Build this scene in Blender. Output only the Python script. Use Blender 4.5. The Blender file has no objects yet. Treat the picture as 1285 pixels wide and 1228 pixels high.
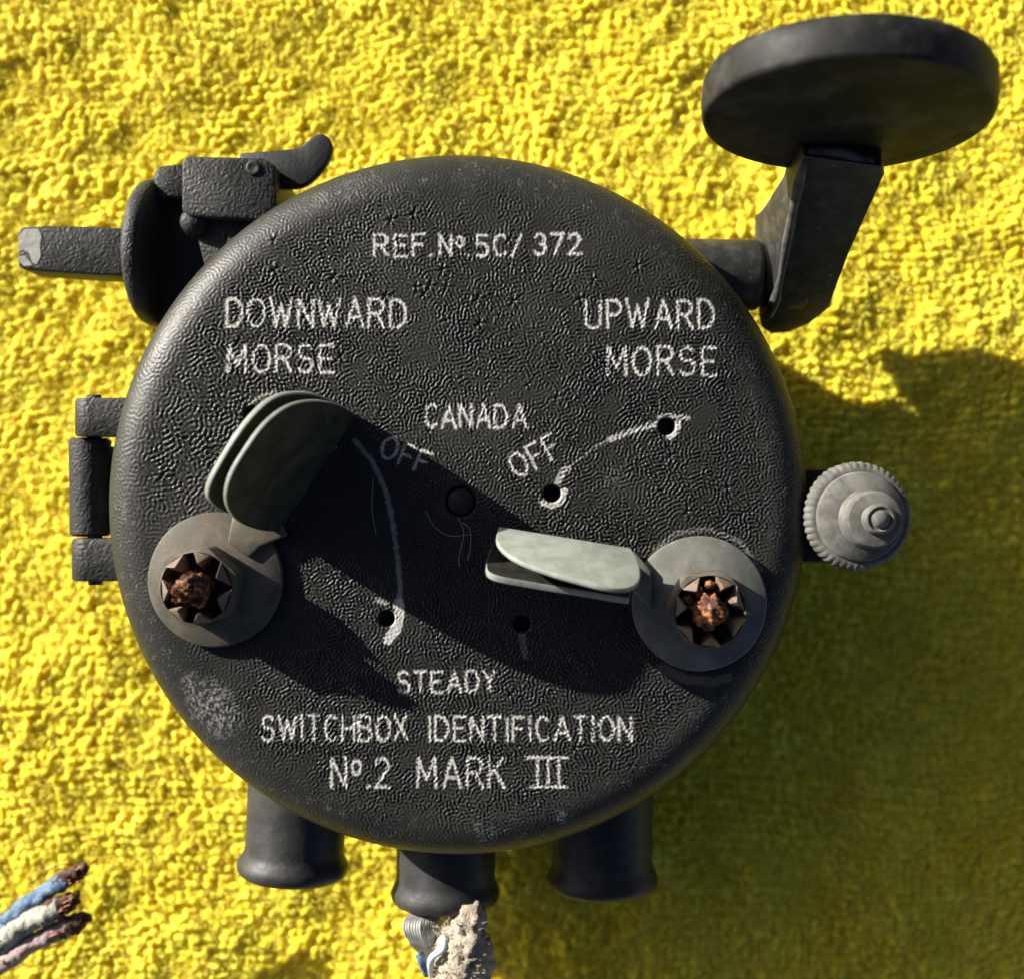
import bpy, bmesh, math, random
import numpy as np
from mathutils import Vector, Matrix
random.seed(7)
rng = np.random.default_rng(11)
SC = 0.01                      # the script thinks in centimetres; the scene is in metres
S = bpy.context.scene
PI = math.pi

# ------------------------------------------------------------------ camera, sky, sun, exposure
CAMZ = 21.7
F = 1555.0
cam_d = bpy.data.cameras.new('camera')
cam = bpy.data.objects.new('camera', cam_d)
S.collection.objects.link(cam)
cam.location = (0, 0, CAMZ * SC)
cam_d.sensor_width = 36.0
cam_d.lens = 36.0 * F / 1285.0
cam_d.clip_start = 0.01
cam_d.clip_end = 50.0
cam_d.dof.use_dof = True
cam_d.dof.focus_distance = 18.1 * SC
cam_d.dof.aperture_fstop = 13.0
S.camera = cam

SUN_EL = math.radians(18.5)
SHD = Vector((0.857, -0.515, 0)).normalized()      # the way shadows run
world = bpy.data.worlds.new("World")
S.world = world
world.use_nodes = True
wn = world.node_tree.nodes
wl = world.node_tree.links
sky = wn.new('ShaderNodeTexSky')
sky.sky_type = 'NISHITA'
sky.sun_disc = False
sky.sun_elevation = SUN_EL
sky.altitude = 1500
sky.air_density = 0.25
sky.dust_density = 4.0
sky.ozone_density = 0.0
sky.sun_rotation = math.atan2(-SHD.x, -SHD.y)
wl.new(sky.outputs[0], wn['Background'].inputs[0])
wn['Background'].inputs[1].default_value = 0.068
sun_d = bpy.data.lights.new('sun', 'SUN')
sun_d.energy = 5.0
sun_d.angle = math.radians(0.5)
sun_d.color = (1.0, 0.95, 0.87)
sun = bpy.data.objects.new('sun', sun_d)
S.collection.objects.link(sun)
ray = Vector((SHD.x * math.cos(SUN_EL), SHD.y * math.cos(SUN_EL), -math.sin(SUN_EL)))
sun.rotation_euler = ray.to_track_quat('-Z', 'Y').to_euler()
sun.location = (-0.5, 0.3, 0.4)
S.view_settings.view_transform = 'Standard'
S.view_settings.look = 'None'
S.view_settings.exposure = 1.2
S.view_settings.gamma = 1.0


def P(px, py, z):
    """photo pixel -> point (cm) at height z"""
    k = (CAMZ - z) / F
    return Vector(((px - 642.5) * k, -(py - 614.0) * k, z))


# ------------------------------------------------------------------ materials
def nd(nt, typ, **kw):
    n = nt.nodes.new(typ)
    for k, v in kw.items():
        if k.startswith('i_'):
            n.inputs[k[2:].replace('_', ' ')].default_value = v
        else:
            setattr(n, k, v)
    return n


def ramp(nt, fac, stops):
    r = nt.nodes.new('ShaderNodeValToRGB')
    el = r.color_ramp.elements
    while len(el) < len(stops):
        el.new(0.5)
    for e, (p, c) in zip(el, stops):
        e.position = p
        e.color = (c[0], c[1], c[2], 1) if hasattr(c, '__len__') else (c, c, c, 1)
    nt.links.new(fac, r.inputs[0])
    return r.outputs[0]


def material(name, base, rough=0.5, metal=0.0, spec=0.5, var=None, var_scale=3.0, lo=0.42, hi=0.62,
             bump=None, rvar=0.0, speck=None, extra=None, sheen=0.0, sss=0.0):
    """var: second colour mixed by noise; bump: list of (kind, scale per cm, strength, distance cm)"""
    m = bpy.data.materials.new(name)
    m.use_nodes = True
    nt = m.node_tree
    L = nt.links
    b = nt.nodes['Principled BSDF']
    b.inputs['Roughness'].default_value = rough
    b.inputs['Metallic'].default_value = metal
    b.inputs['Specular IOR Level'].default_value = spec
    if sheen:
        b.inputs['Sheen Weight'].default_value = sheen
        b.inputs['Sheen Roughness'].default_value = 0.5
    tc = nd(nt, 'ShaderNodeTexCoord')
    mp = nd(nt, 'ShaderNodeVectorMath', operation='SCALE')
    mp.inputs['Scale'].default_value = 100.0
    L.new(tc.outputs['Object'], mp.inputs[0])
    vec = mp.outputs[0]
    col = None
    if var is not None:
        n = nd(nt, 'ShaderNodeTexNoise', i_Scale=var_scale, i_Detail=7.0, i_Roughness=0.65)
        L.new(vec, n.inputs['Vector'])
        col = ramp(nt, n.outputs[0], [(lo, base), (hi, var)])
    if speck is not None:
        sc_, c_, th = speck
        n = nd(nt, 'ShaderNodeTexNoise', i_Scale=sc_, i_Detail=3.0, i_Roughness=0.6)
        L.new(vec, n.inputs['Vector'])
        f = ramp(nt, n.outputs[0], [(th, 0.0), (th + 0.04, 1.0)])
        mx = nd(nt, 'ShaderNodeMix', data_type='RGBA')
        L.new(f, mx.inputs[0])
        if col is not None:
            L.new(col, mx.inputs[6])
        else:
            mx.inputs[6].default_value = (*base, 1)
        mx.inputs[7].default_value = (*c_, 1)
        col = mx.outputs[2]
    if col is None:
        b.inputs['Base Color'].default_value = (*base, 1)
    else:
        L.new(col, b.inputs['Base Color'])
    if rvar:
        n = nd(nt, 'ShaderNodeTexNoise', i_Scale=2.3, i_Detail=6.0)
        L.new(vec, n.inputs['Vector'])
        mr = nd(nt, 'ShaderNodeMapRange')
        mr.inputs[3].default_value = rough - rvar
        mr.inputs[4].default_value = rough + rvar
        L.new(n.outputs[0], mr.inputs[0])
        L.new(mr.outputs[0], b.inputs['Roughness'])
    prev = None
    for kind, sc_, st, dist in (bump or []):
        if kind == 'noise':
            n = nd(nt, 'ShaderNodeTexNoise', i_Scale=sc_, i_Detail=4.0, i_Roughness=0.6)
            L.new(vec, n.inputs['Vector'])
            h = n.outputs[0]
        elif kind == 'gabor':
            w = nd(nt, 'ShaderNodeTexNoise', i_Scale=sc_ * 0.35, i_Detail=2.0)
            L.new(vec, w.inputs['Vector'])
            ma = nd(nt, 'ShaderNodeVectorMath', operation='MULTIPLY_ADD')
            L.new(w.outputs['Color'], ma.inputs[0])
            ma.inputs[1].default_value = (0.12, 0.12, 0.12)
            L.new(vec, ma.inputs[2])
            n = nd(nt, 'ShaderNodeTexGabor', gabor_type='3D')
            n.inputs['Scale'].default_value = sc_ * 0.45
            n.inputs['Frequency'].default_value = 2.0
            n.inputs['Anisotropy'].default_value = 0.0
            L.new(ma.outputs[0], n.inputs['Vector'])
            h = n.outputs['Value']
        bp = nd(nt, 'ShaderNodeBump')
        bp.inputs['Strength'].default_value = st
        bp.inputs['Distance'].default_value = dist * SC
        L.new(h, bp.inputs['Height'])
        if prev is not None:
            L.new(prev, bp.inputs['Normal'])
        prev = bp.outputs[0]
    if prev is not None:
        L.new(prev, b.inputs['Normal'])
    return m


M = {}
M['wrinkle'] = material('black_wrinkle_paint', (0.019, 0.0192, 0.018), 0.56, spec=0.28, var=(0.036, 0.036, 0.034), var_scale=2.0,
                        bump=[('gabor', 17.0, 0.9, 0.02), ('noise', 30, 0.25, 0.01)], rvar=0.1,
                        speck=(9.0, (0.12, 0.12, 0.11), 0.72))
M['case'] = material('black_case_paint', (0.018, 0.0185, 0.018), 0.55, spec=0.35, bump=[('noise', 14, 0.4, 0.02)], rvar=0.1)
M['rubber'] = material('moulded_rubber', (0.021, 0.0215, 0.0205), 0.5, spec=0.35, var=(0.037, 0.0375, 0.036), var_scale=2.5,
                       bump=[('noise', 6, 0.35, 0.03), ('noise', 40, 0.25, 0.008)], rvar=0.12,
                       speck=(12.0, (0.16, 0.16, 0.15), 0.73))
M['button'] = material('smooth_black_plastic', (0.009, 0.009, 0.0085), 0.6, spec=0.22, var=(0.06, 0.058, 0.053), var_scale=1.6, lo=0.48, hi=0.78,
                       bump=[('noise', 5, 0.18, 0.03), ('noise', 45, 0.2, 0.006)], rvar=0.15)
M['arm'] = material('worn_black_paint', (0.018, 0.018, 0.0175), 0.5, spec=0.35, var=(0.055, 0.054, 0.05), var_scale=3.5, lo=0.45, hi=0.7,
                    bump=[('noise', 9, 0.5, 0.02), ('noise', 40, 0.3, 0.008)], rvar=0.12,
                    speck=(14.0, (0.22, 0.21, 0.19), 0.7))
M['zinc_dull'] = material('dull_zinc', (0.072, 0.068, 0.050), 0.6, spec=0.3, var=(0.125, 0.108, 0.080), var_scale=2.2,
                          bump=[('noise', 30, 0.35, 0.008)], rvar=0.12, speck=(7.5, (0.105, 0.07, 0.042), 0.60))
M['zinc'] = material('grey_zinc', (0.12, 0.122, 0.105), 0.6, spec=0.25, var=(0.18, 0.182, 0.16), var_scale=2.2,
                     bump=[('noise', 30, 0.3, 0.008)], rvar=0.12, speck=(16, (0.45, 0.46, 0.42), 0.69))
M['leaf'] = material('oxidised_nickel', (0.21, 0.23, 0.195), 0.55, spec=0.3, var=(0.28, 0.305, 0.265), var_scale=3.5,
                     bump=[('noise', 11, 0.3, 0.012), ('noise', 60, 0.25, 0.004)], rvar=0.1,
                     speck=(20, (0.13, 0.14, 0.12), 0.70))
M['leaf_deep_shade'] = material('deep_shade_nickel', (0.010, 0.010, 0.008), 0.7, spec=0.15, var=(0.022, 0.022, 0.018), var_scale=4)  # right lever's lower leaf: its shade is put into the face colour
M['leaf_shaded'] = material('shaded_nickel', (0.030, 0.032, 0.018), 0.6, spec=0.2, var=(0.062, 0.062, 0.038), var_scale=2.5,
                          bump=[('noise', 11, 0.3, 0.012), ('noise', 60, 0.25, 0.004)], rvar=0.1, speck=(20, (0.10, 0.10, 0.08), 0.72))  # left lever leaves: nickel darkened to paint in their shaded side
M['lit_edge'] = material('lit_paint_edge', (0.045, 0.044, 0.04), 0.5, spec=0.4, var=(0.11, 0.108, 0.098), var_scale=5, bump=[('noise', 14, 0.4, 0.012)])  # light on the arm's ridge and shoulder, painted as a paler grey
M['rust'] = material('flaking_rust', (0.05, 0.026, 0.022), 0.85, spec=0.2, var=(0.46, 0.17, 0.045), var_scale=4.5, lo=0.45, hi=0.62,
                     bump=[('noise', 8, 1.0, 0.06), ('noise', 30, 0.8, 0.02)], speck=(9, (0.26, 0.17, 0.15), 0.6))
M['tooth'] = material('rust_stained_steel', (0.12, 0.10, 0.08), 0.65, var=(0.30, 0.13, 0.055), var_scale=5, lo=0.46, hi=0.66,
                      bump=[('noise', 12, 0.8, 0.02)])
M['chrome'] = material('grey_plated_brass', (0.085, 0.083, 0.074), 0.65, spec=0.25, var=(0.16, 0.156, 0.138), var_scale=3,
                       bump=[('noise', 25, 0.35, 0.008)], rvar=0.12)
M['bare'] = material('bare_alloy', (0.28, 0.28, 0.26), 0.5, metal=0.3, var=(0.38, 0.37, 0.34), var_scale=6,
                     bump=[('noise', 14, 0.5, 0.012)])
M['dark_hole'] = material('dark_bore', (0.012, 0.012, 0.011), 0.7)
M['blue'] = material('blue_cloth_insulation', (0.07, 0.12, 0.21), 0.8, spec=0.2, var=(0.18, 0.26, 0.36), var_scale=5,
                     bump=[('noise', 9, 1.0, 0.06), ('noise', 30, 0.8, 0.02)], speck=(7, (0.03, 0.04, 0.06), 0.6))
M['white'] = material('cracked_white_insulation', (0.27, 0.275, 0.225), 0.75, spec=0.2, var=(0.42, 0.425, 0.36), var_scale=3,
                      bump=[('noise', 7, 0.9, 0.05), ('noise', 30, 0.6, 0.02)], speck=(6, (0.07, 0.07, 0.05), 0.61))
M['pink'] = material('faded_pink_insulation', (0.30, 0.21, 0.205), 0.75, spec=0.2, var=(0.45, 0.36, 0.34), var_scale=3,
                     bump=[('noise', 8, 0.9, 0.05), ('noise', 30, 0.6, 0.02)], speck=(6, (0.06, 0.035, 0.03), 0.61))
M['char'] = material('dirty_torn_end', (0.03, 0.022, 0.018), 0.85, spec=0.2, var=(0.16, 0.075, 0.045), var_scale=7, bump=[('noise', 12, 1.0, 0.05)])
M['copper'] = material('frayed_copper', (0.30, 0.12, 0.06), 0.5, metal=0.4, var=(0.06, 0.03, 0.02), var_scale=9,
                       bump=[('noise', 20, 0.6, 0.02)])
M['strand'] = material('tinned_strand', (0.42, 0.41, 0.39), 0.5, var=(0.22, 0.21, 0.20), var_scale=5)
M['fabric'] = material('frayed_beige_cloth', (0.40, 0.33, 0.24), 0.95, var=(0.58, 0.50, 0.38), var_scale=3,
                       bump=[('noise', 10, 1.0, 0.06), ('noise', 40, 0.8, 0.02)], sheen=0.3)
M['pale_wire'] = material('pale_blue_wire', (0.55, 0.62, 0.66), 0.5)
M['yellow_tape'] = material('yellow_thread', (0.6, 0.38, 0.08), 0.8, bump=[('noise', 30, 0.8, 0.02)])
M['lint'] = material('dust_fibre', (0.30, 0.29, 0.26), 0.8)
M['ground'] = material('pale_board', (0.35, 0.32, 0.27), 0.7, bump=[('noise', 3, 0.3, 0.03)])

# ------------------------------------------------------------------ helpers
COL = S.collection


def world_loc(o):
    v = Vector((0, 0, 0))
    while o is not None:
        v += o.location
        o = o.parent
    return v


def link_mesh(name, me, parent, mat, smooth=True, label=None, kind=None):
    """me in cm, world coordinates -> object with its origin at its own middle"""
    n = len(me.vertices)
    co = np.empty(n * 3, dtype=np.float32)
    me.vertices.foreach_get('co', co)
    co = co.reshape(-1, 3) * SC
    c = (co.min(0) + co.max(0)) / 2
    co -= c
    me.vertices.foreach_set('co', co.ravel())
    if smooth:
        me.polygons.foreach_set('use_smooth', np.ones(len(me.polygons), dtype=bool))
    me.update()
    if mat is not None:
        me.materials.append(mat)
    o = bpy.data.objects.new(name, me)
    COL.objects.link(o)
    o.parent = parent
    o.location = Vector(c.tolist()) - (world_loc(parent) if parent else Vector((0, 0, 0)))
    if label:
        o['label'] = label
    if kind:
        o['kind'] = kind
    return o


def part(name, bm, mat, parent, smooth=True, label=None, angle=None, kind=None):
    bmesh.ops.recalc_face_normals(bm, faces=bm.faces[:])
    if smooth and angle:
        for e in bm.edges:
            if len(e.link_faces) == 2 and e.calc_face_angle(0) > math.radians(angle):
                e.smooth = False
    me = bpy.data.meshes.new(name)
    bm.to_mesh(me)
    bm.free()
    return link_mesh(name, me, parent, mat, smooth, label, kind)


def empty(name, loc, parent=None, label=None, cat=None, group=None):
    o = bpy.data.objects.new(name, None)
    o.empty_display_size = 0.005
    COL.objects.link(o)
    o.parent = parent
    o.location = Vector(loc) * SC - (world_loc(parent) if parent else Vector((0, 0, 0)))
    if label:
        o['label'] = label
    if cat:
        o['category'] = cat
    if group:
        o['group'] = group
    return o


def lathe(profile, origin=(0, 0, 0), axis=(0, 0, 1), seg=64, rfun=None, cap0=False, cap1=False):
    """profile: (radius, height along axis)"""
    bm = bmesh.new()
    q = Vector((0, 0, 1)).rotation_difference(Vector(axis).normalized())
    o = Vector(origin)
    rings = []
    for j, (r, h) in enumerate(profile):
        if r < 1e-6:
            rings.append([bm.verts.new(o + q @ Vector((0, 0, h)))])
            continue
        ring = []
        for i in range(seg):
            a = 2 * PI * i / seg
            rr = r * (rfun(a, j) if rfun else 1)
            ring.append(bm.verts.new(o + q @ Vector((rr * math.cos(a), rr * math.sin(a), h))))
        rings.append(ring)
    for a, b in zip(rings, rings[1:]):
        if len(a) == 1 and len(b) == 1:
            continue
        for i in range(seg):
            k = (i + 1) % seg
            if len(a) == 1:
                bm.faces.new((a[0], b[i], b[k]))
            elif len(b) == 1:
                bm.faces.new((a[i], a[k], b[0]))
            else:
                bm.faces.new((a[i], a[k], b[k], b[i]))
    if cap0 and len(rings[0]) > 1:
        bm.faces.new(rings[0])
    if cap1 and len(rings[-1]) > 1:
        bm.faces.new(rings[-1])
    return bm


def bevel_all(bm, off, seg=2, minang=25, mark=False):
    bmesh.ops.recalc_face_normals(bm, faces=bm.faces[:])
    es = [e for e in bm.edges if len(e.link_faces) == 2 and e.calc_face_angle(0) > math.radians(minang)]
    res = bmesh.ops.bevel(bm, geom=es, offset=off, offset_type='OFFSET', segments=seg, profile=0.5, affect='EDGES', clamp_overlap=True)
    if mark:
        for f in res['faces']:
            f.material_index = 1
    return bm


def prism(top, bottom, bev=0.04, seg=2, minang=25):
    """two matching loops of points"""
    bm = bmesh.new()
    a = [bm.verts.new(p) for p in top]
    b = [bm.verts.new(p) for p in bottom]
    bm.faces.new(a)
    bm.faces.new(b[::-1])
    n = len(a)
    for i in range(n):
        k = (i + 1) % n
        bm.faces.new((a[i], b[i], b[k], a[k]))
    if bev:
        bevel_all(bm, bev, seg, minang)
    return bm


def px_prism(pts, z1, z0, bev=0.04, seg=2, minang=25):
    top = [P(x, y, z1) for x, y in pts]
    bot = [Vector((v.x, v.y, z0)) for v in top]
    return prism(top, bot, bev, seg, minang)


def loft(sections, bev=0.04, seg=2, minang=25, mark=False):
    bm = bmesh.new()
    rs = [[bm.verts.new(p) for p in s] for s in sections]
    n = len(rs[0])
    for a, b in zip(rs, rs[1:]):
        for i in range(n):
            k = (i + 1) % n
            bm.faces.new((a[i], b[i], b[k], a[k]))
    bm.faces.new(rs[0])
    bm.faces.new(rs[-1][::-1])
    if bev:
        bevel_all(bm, bev, seg, minang, mark)
    return bm


def catmull(pts, n=8):
    pts = [Vector(p) for p in pts]
    ext = [pts[0] * 2 - pts[1]] + pts + [pts[-1] * 2 - pts[-2]]
    out = []
    for i in range(1, len(ext) - 2):
        p0, p1, p2, p3 = ext[i - 1:i + 3]
        for k in range(n):
            t = k / n
            out.append(0.5 * ((2 * p1) + (p2 - p0) * t + (2 * p0 - 5 * p1 + 4 * p2 - p3) * t * t + (3 * p1 - p0 - 3 * p2 + p3) * t ** 3))
    out.append(pts[-1])
    return out


def tube(bm, path, rad, seg=10, jit=0.0, squash=None):
    """adds a capped tube to bm; rad: number or function of 0..1"""
    rings = []
    n = len(path)
    up = Vector((0, 0, 1))
    for i, p in enumerate(path):
        t = (path[min(i + 1, n - 1)] - path[max(i - 1, 0)]).normalized()
        s = t.cross(up)
        if s.length < 1e-3:
            s = t.cross(Vector((0, 1, 0)))
        s.normalize()
        w = s.cross(t)
        r = rad(i / (n - 1)) if callable(rad) else rad
        ring = []
        for k in range(seg):
            a = 2 * PI * k / seg
            rr = r * (1 + random.uniform(-jit, jit))
            ring.append(bm.verts.new(p + s * (math.cos(a) * rr) + w * (math.sin(a) * rr * (squash or 1))))
        rings.append(ring)
    for a, b in zip(rings, rings[1:]):
        for i in range(seg):
            k = (i + 1) % seg
            bm.faces.new((a[i], a[k], b[k], b[i]))
    bm.faces.new(rings[0][::-1])
    bm.faces.new(rings[-1])
    return bm


def smooth_noise(n, cell, seed):
    """n x n periodic noise, feature size in samples"""
    r = np.random.default_rng(seed)
    f = np.fft.rfft2(r.standard_normal((n, n)))
    ky = np.fft.fftfreq(n)[:, None]
    kx = np.fft.rfftfreq(n)[None, :]
    k2 = kx * kx + ky * ky
    g = np.fft.irfft2(f * np.exp(-k2 * (cell * cell) * 2.0), s=(n, n))
    return g / g.std()


def blur(A, cell):
    n = A.shape[0]
    ky = np.fft.fftfreq(n)[:, None] * 2 * PI
    kx = np.fft.rfftfreq(n)[None, :] * 2 * PI
    return np.fft.irfft2(np.fft.rfft2(A) * np.exp(-(kx * kx + ky * ky) * cell * cell / 2), s=(n, n))


# ------------------------------------------------------------------ ground and towel
bm = bmesh.new()
bmesh.ops.create_grid(bm, x_segments=8, y_segments=8, size=150)
for v in bm.verts:
    v.co.z = -1.0
g = part('ground', bm, M['ground'], None, kind='structure')


def roll(X, Y):
    return (0.10 * np.sin(X * 0.35 + 0.8) * np.sin(Y * 0.42 + 0.3) + 0.05 * np.sin(X * 1.1 + 0.6 * Y) * np.sin(Y * 0.9 - 0.5 * X + 1)
            + 0.03 * np.sin(X * 2.3 - Y * 1.2 + 2) * np.sin(Y * 2.1 + X * 0.7))


def towel_mesh():
    """looped pile as real relief: rows of soft beads pressed against each other"""
    st = 0.030
    hw, hh = 11.2, 10.6
    xs = np.arange(-hw, hw + st / 2, st)
    ys = np.arange(-hh, hh + st / 2, st)
    out = []
    for a in (xs, ys):
        e = [a[-1]]
        d = st
        while e[-1] < 30:
            d = min(d * 1.12, 0.5)
            e.append(e[-1] + d)
        e = np.array(e[1:])
        out.append(np.concatenate([-e[::-1], a, e]))
    xs, ys = out
    X, Y = np.meshgrid(xs, ys)
    N = 1024
    dx = 0.0222
    half = N * dx / 2
    H = np.zeros((N, N))
    r = np.random.default_rng(5)
    big = smooth_noise(N, 30, 3)
    for pitch, h0, r0, cnt in ((0.158, 0.105, 0.086, 1.0), (0.150, 0.080, 0.060, 0.45)):
        gx, gy = np.meshgrid(np.arange(-half, half, pitch * 0.92), np.arange(-half, half, pitch * 1.05))
        keep = r.random(gx.shape) < cnt
        gx = (gx + r.normal(0, pitch * 0.17, gx.shape))[keep]
        gy = (gy + r.normal(0, pitch * 0.15, gy.shape))[keep]
        ii = np.clip(((gx + half) / dx).astype(int), 0, N - 1)
        jj = np.clip(((gy + half) / dx).astype(int), 0, N - 1)
        hh_ = h0 + r.normal(0, 0.020, gx.size) + 0.012 * big[jj, ii]
        rx = np.clip(r.normal(r0, r0 * 0.16, gx.size), 0.04, 0.14)
        ry = np.clip(r.normal(r0, r0 * 0.16, gx.size), 0.04, 0.14)
        rot = r.uniform(0, PI, gx.size)
        ca, sa = np.cos(rot), np.sin(rot)
        for oy in range(-6, 7):
            for ox in range(-6, 7):
                i2, j2 = ii + ox, jj + oy
                ok = (i2 >= 0) & (i2 < N) & (j2 >= 0) & (j2 < N)
                ddx = i2 * dx - half - gx
                ddy = j2 * dx - half - gy
                u = (ddx * ca + ddy * sa) / rx
                v = (-ddx * sa + ddy * ca) / ry
                hgt = hh_ * (0.35 * np.exp(-0.9 * (u * u + v * v)) + 0.65 * np.sqrt(np.clip(1 - 0.92 * (u * u + v * v), 0, 1)))
                np.maximum.at(H, (j2[ok], i2[ok]), hgt[ok])
    H = blur(H, 0.8) + 0.0045 * smooth_noise(N, 1.15, 8) + 0.010 * smooth_noise(N, 5, 9) + 0.02 * smooth_noise(N, 22, 10)

    def samp(A, x, y):
        fx = np.mod((x + half) / dx, N)
        fy = np.mod((y + half) / dx, N)
        i0 = np.floor(fx).astype(int) % N
        j0 = np.floor(fy).astype(int) % N
        tx = fx - np.floor(fx)
        ty = fy - np.floor(fy)
        i1 = (i0 + 1) % N
        j1 = (j0 + 1) % N
        return (A[j0, i0] * (1 - tx) + A[j0, i1] * tx) * (1 - ty) + (A[j1, i0] * (1 - tx) + A[j1, i1] * tx) * ty
    wx = 0.25 * np.sin(X * 0.5 + Y * 0.3) + 0.12 * np.sin(Y * 1.3 + 1)
    wy = 0.25 * np.sin(X * 0.37 - Y * 0.55 + 2) + 0.12 * np.sin(X * 1.1)
    Z = samp(H, X + wx, Y + wy) - 0.10 + roll(X, Y)
    ny, nx = X.shape
    co = np.stack([X, Y, Z], -1).reshape(-1, 3).astype(np.float32)
    idx = np.arange(nx * ny).reshape(ny, nx)
    q = np.stack([idx[:-1, :-1], idx[:-1, 1:], idx[1:, 1:], idx[1:, :-1]], -1).reshape(-1, 4)
    me = bpy.data.meshes.new('towel')
    me.vertices.add(len(co))
    me.vertices.foreach_set('co', co.ravel())
    me.loops.add(q.size)
    me.loops.foreach_set('vertex_index', q.ravel().astype(np.int32))
    me.polygons.add(len(q))
    me.polygons.foreach_set('loop_start', np.arange(0, q.size, 4, dtype=np.int32))
    me.polygons.foreach_set('loop_total', np.full(len(q), 4, dtype=np.int32))
    me.update(calc_edges=True)
    return me


def pile(parent, mat):
    """fine stray fibres standing out of the pile, too many to count: instanced on points"""
    r = np.random.default_rng(15)
    n = 90000
    x = r.uniform(-11, 11, n)
    y = r.uniform(-10.4, 10.4, n)
    z = roll(x, y) - 0.04 + r.normal(0, 0.02, n)
    me = bpy.data.meshes.new('fibre')
    me.vertices.add(n)
    me.vertices.foreach_set('co', (np.stack([x, y, z], 1) * SC).astype(np.float32).ravel())
    lean = np.stack([r.normal(0, 0.9, n), r.normal(0, 0.9, n), r.uniform(0, 6.28, n)], 1)
    at = me.attributes.new('turn', 'FLOAT_VECTOR', 'POINT')
    at.data.foreach_set('vector', lean.astype(np.float32).ravel())
    at = me.attributes.new('size', 'FLOAT', 'POINT')
    at.data.foreach_set('value', np.clip(r.normal(0.65, 0.2, n), 0.3, 1.3).astype(np.float32))
    o = bpy.data.objects.new('fibre', me)
    COL.objects.link(o)
    o.parent = parent
    o.location = -parent.location
    o['kind'] = 'stuff'
    ng = bpy.data.node_groups.new('fibre', 'GeometryNodeTree')
    ng.interface.new_socket('Geometry', in_out='INPUT', socket_type='NodeSocketGeometry')
    ng.interface.new_socket('Geometry', in_out='OUTPUT', socket_type='NodeSocketGeometry')
    N, L = ng.nodes, ng.links
    gi, go = N.new('NodeGroupInput'), N.new('NodeGroupOutput')
    join = N.new('GeometryNodeGeometryToInstance')
    for (p0, p1, p2, rad) in (((-0.05, 0, -0.02), (0.02, 0.06, 0.16), (0.06, -0.01, 0.0), 0.0085),
                              ((-0.03, 0.02, -0.02), (-0.06, -0.05, 0.10), (0.05, 0.02, 0.10), 0.0075),
                              ((-0.05, -0.04, 0.0), (0.07, 0.03, 0.12), (0.05, 0.06, 0.0), 0.0095)):
        q = N.new('GeometryNodeCurveQuadraticBezier')
        q.inputs['Resolution'].default_value = 5
        q.inputs['Start'].default_value = [v * SC for v in p0]
        q.inputs['Middle'].default_value = [v * SC for v in p1]
        q.inputs['End'].default_value = [v * SC for v in p2]
        cc = N.new('GeometryNodeCurvePrimitiveCircle')
        cc.inputs['Resolution'].default_value = 4
        cc.inputs['Radius'].default_value = rad * SC
        cm = N.new('GeometryNodeCurveToMesh')
        L.new(q.outputs[0], cm.inputs['Curve'])
        L.new(cc.outputs[0], cm.inputs['Profile Curve'])
        sm = N.new('GeometryNodeSetMaterial')
        sm.inputs['Material'].default_value = mat
        ss = N.new('GeometryNodeSetShadeSmooth')
        L.new(cm.outputs[0], ss.inputs[0])
        L.new(ss.outputs[0], sm.inputs[0])
        L.new(sm.outputs[0], join.inputs[0])
    m2p = N.new('GeometryNodeMeshToPoints')
    L.new(gi.outputs[0], m2p.inputs[0])
    iop = N.new('GeometryNodeInstanceOnPoints')
    L.new(m2p.outputs[0], iop.inputs['Points'])
    L.new(join.outputs[0], iop.inputs['Instance'])
    iop.inputs['Pick Instance'].default_value = True
    a1 = N.new('GeometryNodeInputNamedAttribute')
    a1.data_type = 'FLOAT_VECTOR'
    a1.inputs['Name'].default_value = 'turn'
    a2 = N.new('GeometryNodeInputNamedAttribute')
    a2.data_type = 'FLOAT'
    a2.inputs['Name'].default_value = 'size'
    L.new(a1.outputs[0], iop.inputs['Rotation'])
    L.new(a2.outputs[0], iop.inputs['Scale'])
    L.new(iop.outputs[0], go.inputs[0])
    md = o.modifiers.new('fibre', 'NODES')
    md.node_group = ng
    return o


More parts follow.
